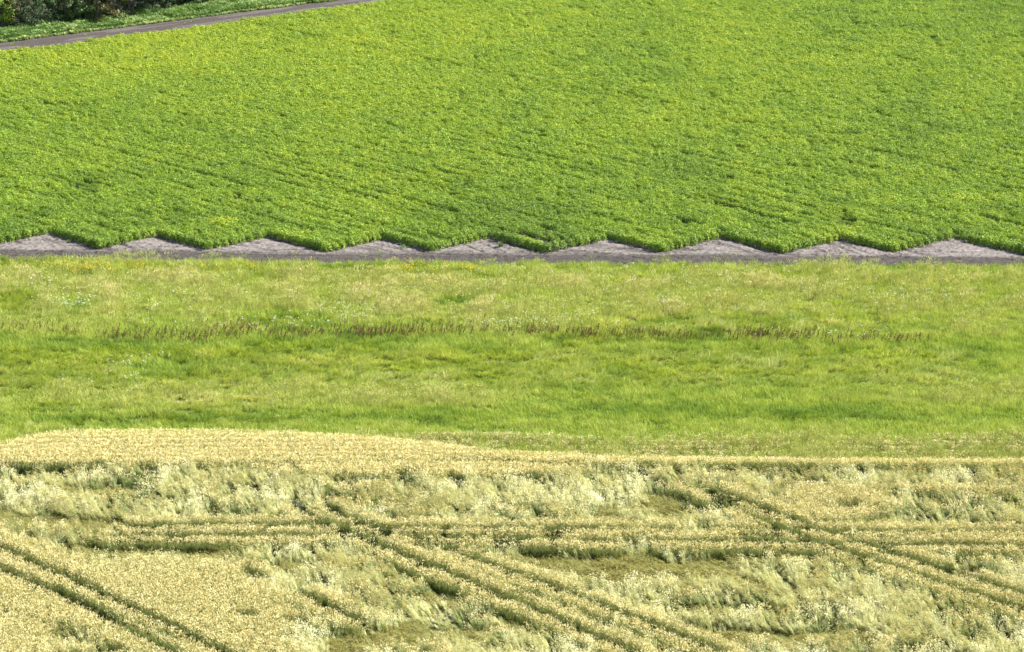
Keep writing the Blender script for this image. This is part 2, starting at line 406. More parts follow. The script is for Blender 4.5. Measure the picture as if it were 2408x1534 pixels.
# ================================================================== POTATO CROP
edge = []; px_, py_, ps_, row_id = [], [], [], []
gaps = [[(155, 434), (190, 444), (228, 457)], [(203, 424), (262, 444)], [(1222, 546), (1262, 562), (1310, 578)], [(1270, 560), (1420, 590)],
        [(1330, 556), (1345, 562)], [(1560, 505), (1660, 538)], [(1800, 512), (1870, 530)], [(1255, 535), (1300, 545)], [(2190, 490), (2400, 530)],
        [(1690, 480), (1800, 512)], [(1000, 553), (1060, 570)], [(500, 548), (530, 556)]]
for p in range(len(tips) - 1):
    for k in range(8):
        q = (k + .5) / 8; u = tu[p] + (tu[p + 1] - tu[p]) * q
        v0 = tv[p] + (pv[p] - tv[p]) * q + .55 * (1 - q)
        v = v0 - .38 + rnd.uniform(-.06, .06); first = True
        while True:
            x = u * rn[0] + v * rd[0]; y = u * rn[1] + v * rd[1]
            if y > trk_lo(x) - .95 - .5 * math.sin(p * 1.7 + .4) ** 2 or y > 330: break
            hw = .1765 * math.hypot(y, CAM_H) + 6
            if abs(x) < hw:
                side = (k == 0 and v > v0 - 5.4)
                if (first or side): edge.append((x, y))
                else: px_.append(x); py_.append(y); ps_.append(k)
            first = False; v -= .34
# rows of the passes that reach further left than the first pass in the list
u = tu[0]
for r_ in range(1, 70):
    u -= .7; v = -150
    while v > -330:
        x = u * rn[0] + v * rd[0]; y = u * rn[1] + v * rd[1]; v -= .34
        if y > trk_lo(x) - .5: break
        if y > 200.5 and abs(x) < .1765 * math.hypot(y, CAM_H) + 6: px_.append(x); py_.append(y); ps_.append(3)
# rows beyond the last pass on the right
u = tu[-1]
for r_ in range(1, 110):
    u += .7; v = -20
    while v > -330:
        x = u * rn[0] + v * rd[0]; y = u * rn[1] + v * rd[1]; v -= .34
        if y > min(330, trk_lo(x) - .5): break
        if y > 198 and abs(x) < .1765 * math.hypot(y, CAM_H) + 6: px_.append(x); py_.append(y); ps_.append(3)
def potato_tint(x, y):
    U, V = UV(x, y)
    far = ss(460, 60, V) * ss(2300, 500, U)
    t = .30 - .10 * ss(470, 560, V) + .26 * far + .34 * (fbm(x * .09, y * .05, 21) - .5) + .30 * (noise(x * .8, y * .8, 22) - .5)
    t = t + .24 * ss(.80, .95, noise(x * 1.1, y * 1.1, 24))
    for (cu, cv, ru, rv) in ((1130, 580, 30, 6), (1040, 583, 18, 5), (520, 535, 40, 10), (700, 565, 30, 8), (1960, 560, 60, 18), (130, 540, 40, 10), (1250, 575, 40, 8)):
        t = t + .28 * blob(U, V, cu, cv, ru, rv) * (noise(x * 2, y * 2, 25) + .3)
    return np.clip(t, 0, 1)
x = np.array(px_); y = np.array(py_); n = len(x)
x += RG.normal(0, .035, n); y += RG.normal(0, .05, n)
size = 1 + .10 * (noise(x * .5, y * .5, 31) - .5) + RG.normal(0, .07, n)
size *= np.where(RG.random(n) < .05, RG.uniform(.5, .8, n), 1)
size *= 1 - .55 * ss(.86, .97, noise(x * .55 + 3, y * .3, 33)) * ss(330, 480, UV(x, y)[1])
size *= 1 - .35 * ss(.80, .95, noise(x * .9 + 3, y * .45, 35))
for gpts in gaps:
    d, _ = linedist(x, y, gpts, .3); size = np.where(d < .33, size * .25, size)
ur = x * rn[0] + y * rn[1]; vr = x * rd[0] + y * rd[1]
size *= 1 - .22 * ss(.55, .85, noise(ur / .68, vr * .16, 36)) * ss(200, 420, UV(x, y)[1])
size *= 1 + .10 * (noise(x * 2.3, y * 1.6, 37) - .5)
keep = size > .30
x, y, size = x[keep], y[keep], size[keep]; n = len(x)
scl = np.stack([size * RG.uniform(.9, 1.1, n), size * RG.uniform(.9, 1.1, n), size * RG.uniform(.9, 1.12, n)], 1)
scatter('potato_crop', P_potato, x, y, np.full(n, .05), eul(RG.normal(0, .08, n), RG.normal(0, .08, n), RG.uniform(0, 6.28, n)), scl,
        potato_tint(x, y), 'dense bright green potato crop filling the upper field in diagonal rows', 'potato crop', 7)
# the plants along the zigzag edge, one by one
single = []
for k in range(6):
    B = Buf(); potato_builder(B, .37, .66, 330); single.append(B.mesh('potato_plant', M_potato_edge_shade))
edge = sorted(edge, key=lambda e: abs(e[0]))[:290]
tt = potato_tint(np.array([e[0] for e in edge]), np.array([e[1] for e in edge]))
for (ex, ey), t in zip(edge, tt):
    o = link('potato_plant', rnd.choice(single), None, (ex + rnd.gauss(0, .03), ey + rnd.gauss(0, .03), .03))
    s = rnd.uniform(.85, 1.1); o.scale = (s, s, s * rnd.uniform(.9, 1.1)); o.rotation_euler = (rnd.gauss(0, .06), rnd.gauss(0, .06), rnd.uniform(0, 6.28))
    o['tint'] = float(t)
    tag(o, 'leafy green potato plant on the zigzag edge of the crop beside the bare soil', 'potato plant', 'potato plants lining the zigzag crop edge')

# ================================================================== WHEAT FIELD (front) 
TRAM = [  # polyline on the chart, half width in metres, how broken (0 = continuous)
    ([(-120, 1235), (0, 1293), (130, 1350), (300, 1430), (515, 1534), (640, 1600)], .29, 0),
    ([(-120, 1285), (0, 1343), (150, 1405), (280, 1475), (400, 1534), (520, 1600)], .31, 0),
    ([(140, 1388), (190, 1412), (320, 1472), (455, 1529)], .10, .1),
    ([(80, 1465), (130, 1488), (200, 1518)], .24, .35),
    ([(580, 1345), (660, 1378), (730, 1408), (800, 1445), (900, 1482), (1010, 1540)], .30, .2),
    ([(775, 1192), (800, 1215), (930, 1260), (1050, 1298), (1180, 1342), (1400, 1422), (1700, 1540)], .30, .1),
    ([(700, 1195), (725, 1215), (810, 1250), (900, 1290), (1100, 1372), (1300, 1455), (1500, 1545)], .30, .1),
    ([(1520, 1125), (1640, 1150), (1750, 1210), (1900, 1275), (2060, 1325), (2240, 1385), (2440, 1450)], .28, .2),
    ([(1660, 1150), (1780, 1195), (1950, 1262), (2080, 1300), (2230, 1345), (2440, 1415)], .28, .22),
    ([(330, 1240), (700, 1240), (1000, 1248), (1500, 1249), (2000, 1255), (2440, 1258)], .28, .15),
    ([(280, 1266), (900, 1266), (1200, 1272), (1400, 1280), (1800, 1280), (2100, 1287), (2440, 1292)], .32, .15),
    ([(0, 1112), (300, 1096), (520, 1098), (700, 1112)], .3, .5),
    ([(1500, 1098), (1700, 1102), (2050, 1104), (2440, 1100)], .3, .5),
    ([(1040, 1086), (1200, 1092), (1440, 1110), (1560, 1128), (1680, 1160)], .14, .3),
    ([(800, 1130), (772, 1150), (765, 1172), (775, 1192)], .12, .2),
    ([(705, 1145), (690, 1162), (690, 1180), (700, 1195)], .12, .2),
    ([(800, 1140), (900, 1130), (1060, 1122)], .22, .4),
    ([(1840, 1128), (2080, 1142), (2300, 1146), (2440, 1146)], .22, .45),
]
FLAT = [(330, 1303, 260, 28), (560, 1340, 200, 16), (1250, 1330, 200, 24), (1480, 1345, 270, 34), (1000, 1300, 160, 14), (1900, 1312, 220, 26), (1720, 1440, 160, 14),
        (230, 1165, 120, 12), (150, 1235, 200, 14), (1800, 1500, 260, 24), (2330, 1315, 90, 16), (560, 1225, 200, 8), (1560, 1205, 140, 14), (2150, 1230, 120, 10), (1080, 1405, 60, 12)]
DARKS = [(830, 1140, 40, 7), (310, 1140, 40, 6), (625, 1160, 45, 12), (700, 1195, 40, 10), (340, 1250, 50, 9), (960, 1123, 35, 6), (1180, 1285, 30, 14), (1300, 1275, 30, 12), (1640, 1200, 20, 8),
         (2250, 1352, 55, 14), (2000, 1200, 40, 8), (585, 1460, 35, 8), (1100, 1460, 14, 16), (2380, 1495, 30, 10), (1050, 1490, 30, 8), (1780, 1280, 60, 8), (410, 1275, 35, 8), (40, 1110, 30, 6),
         (1170, 1520, 40, 8), (2060, 1500, 40, 10), (1690, 1200, 30, 10), (1210, 1285, 26, 8), (270, 1245, 40, 6)]
def top_edge(U):   # chart v of the far edge of the wheat
    return interp(U, [(-200, 1062), (0, 1047), (110, 1026), (200, 1018), (500, 1018), (700, 1026), (900, 1036), (1150, 1066), (1400, 1080), (1700, 1086), (2407, 1088), (2700, 1090)])
x, y = field_points(119, 161, .17); U, V = UV(x, y, .52)
te = top_edge(U); mixz = ss(560, 900, U)           # to the right the far edge thins out into grass
far_lim = np.where(U < 700, te, 1022 + 5 * np.sin(U * .01))
prob = ss(far_lim - 3, far_lim + 5, V + 9 * (fbm(x * .5, y * .9, 40) - .5))
thin = np.where(V < te, .30 + .35 * (noise(x * .35, y * .8, 41) - .4) + .25 * ss(-12, 0, V - te), 1.0)
thin = np.where(U < 700, np.where(V < te + 10, .8, 1.0), thin)
thin = np.maximum(thin, .8 * ss(14, 4, V - far_lim) * (U < 1300))
keepw = RG.random(x.shape) < prob * thin
x, y, U, V, te = x[keepw], y[keepw], U[keepw], V[keepw], te[keepw]; n = len(x)
head = R(150) + 3.6 * (fbm(x * .8, y * .6, 57, 2) - .5) + RG.normal(0, .3, n)   # lodged towards the left and away
headf = R(195) + 2.0 * (fbm(x * .12, y * .12, 58, 2) - .5) + RG.normal(0, .2, n)
def gap_at(x, y):
    g = np.zeros(len(x)); w = np.zeros(len(x)); U, V = UV(x, y, .42)
    for pts, hw, br in TRAM:
        d, al = linedist(x, y, pts, .58)
        a = ss(hw + .08, hw + .0, d + .09 * (noise(x * 2.5, y * 2.5, 44) - .5))
        m_ = ss(br - .14, br + .06, noise(al * .33 + 17 * hw + pts[0][0], al * 0 + pts[0][1], 45)) if br > .05 else 1.0
        g = np.maximum(g, a * m_); w = np.maximum(w, ss(1.3, .9, d) * (hw > .2) * m_)
    for c in DARKS: g = np.maximum(g, .97 * blob(U, V, c[0], c[1], c[2] * .9, c[3] * 1.1) * ss(.12, .35, noise(x * 1.6, y * 1.2, 46) + .12))
    return g, w
gap, wall = gap_at(x, y)
gtip = gap_at(x + .26 * np.cos(head), y + .26 * np.sin(head))[0]
flat = np.zeros(n); Uf, Vf = UV(x, y, .3)
for c in FLAT: flat = np.maximum(flat, blob(Uf + 60 * (noise(x * .5, y * .5, 47) - .5), Vf + 22 * (noise(x * .6, y * .6, 48) - .5), c[0], c[1], c[2] * 1.1, c[3] * 1.15))
flat = np.maximum(flat, .9 * ss(.58, .68, fbm(x * .20, y * .22, 49)) * ss(1130, 1150, V))
stand = ss(1110, 1090, V)
corner = ss(-70, 20, (V - np.interp(U, [-200, 0, 250, 300, 520, 700, 900], [1200, 1275, 1360, 1345, 1350, 1420, 1560]))) * ss(800, 550, U)
corner = corner * (1 - .9 * ss(-10, 30, V - np.interp(U, [0, 400, 500], [1400, 1560, 1600])) * ss(.45, .6, fbm(x * .3, y * .3, 43)))
stand = np.maximum(stand, corner)
stand = np.maximum(stand, blob(U, V, 1000, 1112, 420, 16))
stand = np.maximum(stand, .8 * blob(U, V, 1960, 1190, 160, 50))
wall = wall * ss(1130, 1150, V) * (.62 + .6 * noise(x * .7, y * .7, 42))
flat = flat * (1 - stand) * (1 - .7 * wall)
stand = np.maximum(stand, .9 * wall)
mess = fbm(x * 1.9, y * 1.4, 50, 3)            # clump structure of the lodged corn
mess2 = noise(x * 4.2, y * 2.6, 53)
hn = mess * .6 + mess2 * .4
hollow = ss(.52, .59, hn) * (1 - stand) * (1 - flat * .75)
gap2 = np.clip(gap + .85 * hollow, 0, 1)
hol_t = ss(.52, .59, fbm((x + .26 * np.cos(head)) * 1.9, (y + .26 * np.sin(head)) * 1.4, 50, 3) * .6 + noise((x + .26 * np.cos(head)) * 4.2, (y + .26 * np.sin(head)) * 2.6, 53) * .4)
lodw = (1 - stand) * (1 - flat)
live = RG.random(n) > np.maximum(np.maximum(gap * .98, gtip * .95 * (lodw > .5)), np.maximum(hollow * .6, hol_t * lodw * .6))
kind = np.where(flat + RG.normal(0, .07, n) > .5, 2, np.where(stand + RG.normal(0, .12, n) > .5, 0, 1))
h = 1 - .60 * gap2 + .10 * (noise(x * .9, y * .9, 54) - .5) + .07 * np.sin(V * .55 + 5 * noise(x * .08, y * .3, 55)) * ss(1115, 1095, V)
h = h - .30 * ss(10, -6, V - te) + np.where(kind == 1, 1.2 * (.5 - hn) + .5 * (noise(x * 2.6 + 9, y * 2.0, 56) - .5) + RG.normal(0, .14, n), 0)
tint = np.where(kind == 0, .10 + .25 * noise(x * .3, y * .5, 59), 0)
pale = ss(.35, .60, fbm(x * .6 + 30, y * .5, 60, 2))
tint = np.where(kind == 1, np.where(pale > RG.random(n), .95, .40), tint)
tint = np.where(kind == 2, .61 + RG.normal(0, .02, n) + .05 * (noise(x * .5, y * .5, 62)), tint)
tint = np.where((kind == 0) & (V > 1130), .33 + .10 * RG.random(n), tint)
tint = np.where((V < te - 2) & (U > 700), .34 + .2 * RG.random(n), tint)
for kk, nm, col, lab in ((0, 'standing_wheat', P_wheat, 'upright straw coloured wheat in the far headland and the bottom left corner'),
                         (1, 'lodged_wheat', P_wheat_l, 'wind tangled pale wheat leaning over in tufts across the front field'),
                         (2, 'flattened_wheat', P_wheat_f, 'olive gold wheat pressed flat in smooth patches of the front field')):
    s = (kind == kk) & live; m_ = int(s.sum())
    rz = {0: RG.uniform(0, 6.28, n), 1: head, 2: headf}[kk][s]
    hz = {0: h, 1: h, 2: .62 + 1.0 * (noise(x * 1.6, y * 3.6, 61) - .3) + .4 * (fbm(x * .7, y, 63) - .5)}[kk][s]
    sc = np.stack([np.full(m_, .95), np.full(m_, .95), np.clip(hz, .18, 1.5)], 1)
    jit = .07 if kk == 0 else .14
    scatter(nm, col, x[s], y[s], np.zeros(m_), eul(RG.normal(0, jit, m_), RG.normal(0, jit, m_), rz), sc, tint[s], lab, 'wheat', 6)

# ================================================================== MEADOW between wheat and soil
x, y = field_points(148, 196, .20); U, V = UV(x, y, .4)
ge = grass_edge(x)
inm = (y < ge - .05 + .7 * (noise(x * .8, y * 0, 70) - .5) + .5 * (noise(x * 3.5, y * 0, 69) - .5)) & (UV(x, y, .52)[1] < top_edge(U) + 10 * noise(x * .6, y * .6, 71))
sparse = ss(1.3, .0, ge - y); inm &= RG.random(x.shape) > .45 * sparse
x, y, U, V = x[inm], y[inm], U[inm], V[inm]; n = len(x)
streak = fbm(x * .22, y * .8, 72, 3); fine = noise(x * 1.3, y * 2.0, 73); big = fbm(x * .07, y * .14, 74, 2); mid = fbm(x * .5, y * .8, 66, 2)
# tone across the meadow (chart v): 0 deep green .. 1 beige seed heads
base = np.interp(V, [600, 622, 640, 680, 720, 760, 790, 812, 840, 900, 930, 955, 975, 1010, 1030, 1090], [.50, .42, .60, .68, .62, .54, .48, .38, .42, .46, .58, .42, .28, .34, .40, .46])
haze_l = (.9 * blob(U, V, 550, 925, 620, 26) + blob(U, V, 1050, 925, 220, 18) + blob(U, V, 2330, 920, 260, 28) + .5 * blob(U, V, 1300, 655, 900, 22) + .35 * blob(U, V, 600, 665, 500, 20)
          + .45 * blob(U, V, 1600, 715, 300, 25) + .4 * blob(U, V, 1000, 735, 220, 22))
base = base - .03 + .15 * np.clip(haze_l, 0, 1) - .12 * ss(772, 780, V) * ss(804, 796, V) * (.5 + fbm(x * .08, y * 0, 67)) * ss(350, 500, U) * ss(2300, 2100, U) - .10 * ss(1100, 1500, U) * ss(880, 910, V) * ss(1000, 930, V)
green = (.30 * blob(U, V, 180, 700, 70, 14) + .14 * blob(U, V, 30, 700, 60, 22) + .22 * blob(U, V, 650, 735, 110, 16) + .3 * blob(U, V, 1060, 705, 60, 14) + .25 * blob(U, V, 400, 860, 110, 30)
         + .22 * blob(U, V, 400, 978, 330, 14) + .25 * blob(U, V, 950, 965, 260, 16) + .16 * blob(U, V, 2350, 840, 110, 50) + .2 * blob(U, V, 1750, 960, 380, 18) + .2 * blob(U, V, 2350, 690, 60, 16))
tone = base + .04 * ss(800, 830, V) + .06 * ss(950, 970, V) - green * np.where(V > 800, .6, 1) + np.where(V > 800, .12, .30) * (streak - .5) + .20 * (fine - .5) + .12 * (big - .5) + .60 * (mid - .5) * np.where(V < 800, 1, .6) + RG.normal(0, .06, n) + .08 * (ss(805, 818, V) * ss(915, 895, V)) + .05 * ss(930, 980, V)
lodg = ss(805, 818, V) * ss(915, 895, V + 14 * (noise(x * .3, y * .3, 75) - .5))
lodg = np.maximum(lodg, .9 * blob(U, V, 1750, 755, 420, 24)); lodg = np.maximum(lodg, .9 * blob(U, V, 30, 700, 60, 26))
lodg = np.maximum(lodg, blob(U, V, 500, 975, 200, 16)); lodg = lodg * (1 - blob(U, V, 340, 860, 90, 30)) * (1 - blob(U, V, 2370, 850, 90, 50))
lodg = np.maximum(lodg, .7 * ss(.62, .72, fbm(x * .2, y * .5, 76)))
hol = np.zeros(n)
for c in ((340, 975, 45, 7), (250, 980, 60, 4), (760, 960, 35, 5), (930, 953, 40, 4), (1120, 950, 50, 6), (1170, 953, 30, 4), (1380, 955, 60, 3), (560, 985, 40, 4), (90, 985, 60, 5), (650, 738, 30, 6), (700, 742, 20, 5),
          (1240, 775, 80, 4), (1600, 745, 30, 4), (750, 705, 25, 5), (2290, 680, 40, 6), (2100, 680, 20, 5), (1900, 700, 30, 5), (430, 960, 30, 4), (590, 960, 30, 4), (10, 690, 40, 5), (2050, 770, 20, 5)):
    hol = np.maximum(hol, blob(U, V, *c))
rip = noise(x * 1.5 + 2.2 * noise(x * .35, y * .9, 64), y * 3.2, 77) * .6 + mid * .2 + noise(x * 2.4, y * 3.4, 65) * .2
hol = np.maximum(hol, ss(.54, .70, rip) * np.where(lodg > .5, .85, .5 * (V < 800) + .15))
h = np.interp(V, [600, 640, 800, 960, 1010, 1060], [1.15, 1.05, 1.0, .85, .80, 1.15]) + .7 * (mid - .5) + .3 * (fine - .5) + np.where(lodg > .5, 1.2 * (.5 - rip) + RG.normal(0, .12, n), RG.normal(0, .1, n))
h = np.clip(h * (1 - .50 * hol), .25, 2)
isl = (lodg + RG.normal(0, .1, n) > .5); iss = (~isl) & (tone + RG.normal(0, .07, n) > .62)
alive = RG.random(n) > .5 * hol
hd = R(-30) + 2.2 * (fbm(x * .45, y * 1.0, 80, 2) - .5) + RG.normal(0, .45, n)
for nm, s, col, lab, rz in (('meadow_grass', (~isl) & (~iss), P_grass, 'uncut fresh green meadow grass between the wheat and the bare soil', RG.uniform(0, 6.28, n)),
                            ('seeding_grass', iss, P_grass_s, 'pale beige haze of grass seed heads over the meadow strip', RG.uniform(0, 6.28, n)),
                            ('lodged_grass', isl, P_grass_l, 'long wavy green grass laid over sideways along the meadow', hd)):
    s = s & alive; m_ = int(s.sum())
    sc = np.stack([np.full(m_, 1.08), np.full(m_, 1.08), h[s]], 1)
    scatter(nm, col, x[s], y[s], np.zeros(m_), eul(RG.normal(0, .1, m_), RG.normal(0, .1, m_), rz[s]), sc, tone[s], lab, 'grass', 6)

# flowers in the meadow
def flowers(name, col, spots, lab, cat):
    X = []; Y = []
    for (cu, cv, ru, rv, k) in spots:
        u = cu + RG.normal(0, ru * .5, k); v = cv + RG.normal(0, rv * .5, k); a, b = G(u, v, .5); X.append(a); Y.append(b)
    X = np.concatenate(X); Y = np.concatenate(Y); n = len(X)
    ok = Y < grass_edge(X) + .1; X = X[ok]; Y = Y[ok]; n = len(X)
    s = RG.uniform(.8, 1.25, n)
    scatter(name, col, X, Y, np.zeros(n), eul(RG.normal(0, .1, n), RG.normal(0, .1, n), RG.uniform(0, 6.28, n)), np.stack([s, s, s], 1), RG.random(n), lab, cat, 4)
flowers('white_flowers', P_umbel, [(170, 722, 60, 16, 45), (85, 675, 50, 14, 18), (350, 725, 60, 30, 26), (800, 745, 90, 26, 40), (300, 860, 70, 26, 16), (430, 840, 70, 22, 8), (1250, 765, 260, 20, 50),
    (1000, 700, 300, 30, 30), (1600, 690, 400, 40, 60), (2050, 705, 280, 50, 50), (560, 770, 300, 18, 50), (1900, 800, 200, 10, 20), (1200, 680, 1100, 60, 60), (1170, 775, 60, 10, 16), (1950, 760, 300, 30, 20), (250, 905, 100, 10, 10)],
    'scattered small white wildflower heads dotting the meadow', 'wildflowers')
flowers('yellow_flowers', P_yflower, [(190, 632, 50, 7, 70), (270, 634, 70, 7, 35), (110, 627, 40, 5, 16), (420, 634, 120, 8, 40), (600, 632, 60, 6, 14), (960, 636, 40, 8, 40), (1040, 636, 60, 7, 30), (1100, 640, 60, 7, 20), (230, 616, 300, 4, 14), (2250, 628, 200, 8, 8), (830, 620, 300, 5, 16)],
    'yellow wildflowers along the soil edge of the meadow', 'wildflowers')

# rust brown dock stalks standing in a line through the meadow
def dock(B):
    h = rnd.uniform(.62, .95)
    p, t = blade(B, (0, 0, 0), 0, h, .012, .1, .38, 4, 0.0, None, .5, False)
    for k in range(26):
        z = rnd.uniform(.42, 1.0); tt_ = .1 + .28 * z * .5
        q = Vector((math.sin(tt_) * h * z, 0, math.cos(tt_) * h * z)) + Vector((rnd.gauss(0, .022), rnd.gauss(0, .022), 0))
        spindle(B, q, (rnd.uniform(-.4, .6), rnd.uniform(-.4, .4), 1), rnd.uniform(.05, .09), .026, 1.0, rnd.random())
    for k in range(3): blade(B, (0, 0, .05 * k), rnd.uniform(0, 6.28), .25, .05, .5, 1.5, 2, 0.0)
dock_me = []
for k in range(6):
    B = Buf(); dock(B); dock_me.append(B.mesh('dock_stalk', M_dock))
dockline = [(0, 780), (160, 778), (340, 792), (470, 800), (560, 782), (640, 786), (900, 786), (1010, 783), (1200, 784), (1400, 793), (1560, 800), (1800, 795), (1900, 800), (2120, 806)]
wts = [(60, 778, 90, 6, 18), (320, 794, 110, 8, 34), (560, 780, 50, 9, 26), (690, 790, 90, 6, 34), (870, 790, 90, 7, 44), (970, 786, 60, 7, 34), (1130, 776, 90, 9, 20), (1400, 792, 110, 8, 54), (1560, 798, 90, 7, 26),
       (1790, 795, 60, 7, 48), (1880, 800, 70, 6, 26), (2020, 804, 70, 5, 22), (2130, 806, 40, 5, 8), (1250, 788, 90, 5, 16), (460, 800, 60, 6, 20)]
cnt = 0; restx = []; resty = []
for (cu, cv, ru, rv, k) in wts:
    for q in range(int(k * 2.4)):
        a, b = G(rnd.gauss(cu, ru * .75), rnd.gauss(cv + 6, rv * .85)); cnt += 1
        if q < k * .62:
            o = link('dock_stalk', rnd.choice(dock_me), None, (float(a), float(b), 0)); s = rnd.uniform(.8, 1.2); o.scale = (s, s, s)
            o.rotation_euler = (rnd.gauss(0, .08), rnd.gauss(0, .08), rnd.gauss(0, .5)); o['tint'] = rnd.random()
            tag(o, 'slender rust brown dock seed stalk standing in the middle of the green meadow', 'dock plant', 'brown dock stalks in the meadow')
        else: restx.append(float(a)); resty.append(float(b))
P_dock = bpy.data.collections.new('dock_cluster')
M_dock2 = plant_mat('dock_stalk_mass', [(0, (.12, .13, .04)), (1, (.15, .13, .05))], [(0, (.15, .072, .032)), (1, (.28, .16, .08))], True, .15, .7, .2, .4)
for k in range(4):
    B = Buf(); dock(B); P_dock.objects.link(bpy.data.objects.new('dock_cluster', B.mesh('dock_cluster', M_dock2)))
X = np.array(restx); Y = np.array(resty); n = len(X); s = RG.uniform(.75, 1.1, n)
scatter('dock_stand', P_dock, X, Y, np.zeros(n), eul(RG.normal(0, .1, n), RG.normal(0, .1, n), RG.normal(0, .6, n)), np.stack([s, s, s], 1), RG.random(n),
        'brownish mass of dock seed stalks running in a thin line through the meadow', 'dock', 4)

# ================================================================== VERGE and HEDGE beyond the track
xs_ = []; ys_ = []
for xx in np.arange(-75, 12, .22):
    hi = float(trk_hi(xx))
    for d in np.arange(.0, 6.5, .22): xs_.append(xx); ys_.append(hi + d)
x = np.array(xs_) + RG.uniform(-.12, .12, len(xs_)); y = np.array(ys_) + RG.uniform(-.12, .12, len(xs_)); n = len(x)
dd = y - trk_hi(x); keepv = dd > .25 * noise(x * 2, y * 0, 90); x, y, dd = x[keepv], y[keepv], dd[keepv]; n = len(x)
s = .75 + .7 * noise(x * .5, y * .5, 91) + .25 * ss(1, 3, dd); s[dd < .8] *= .6; s *= 1 + .5 * (noise(x * 1.4, y * 1.4, 93) - .5)
t = .48 + .6 * (noise(x * .8, y * .8, 92) - .5) + .55 * ss(1.0, .3, dd + .8 * (noise(x * .7, y * .7, 94) - .4))
scatter('verge_weeds', P_verge, x, y, np.zeros(n), eul(RG.normal(0, .15, n), RG.normal(0, .15, n), RG.uniform(0, 6.28, n)), np.stack([s, s, s], 1), t,
        'rough green weeds and grass on the verge between the dirt track and the hedge', 'weeds', 5)

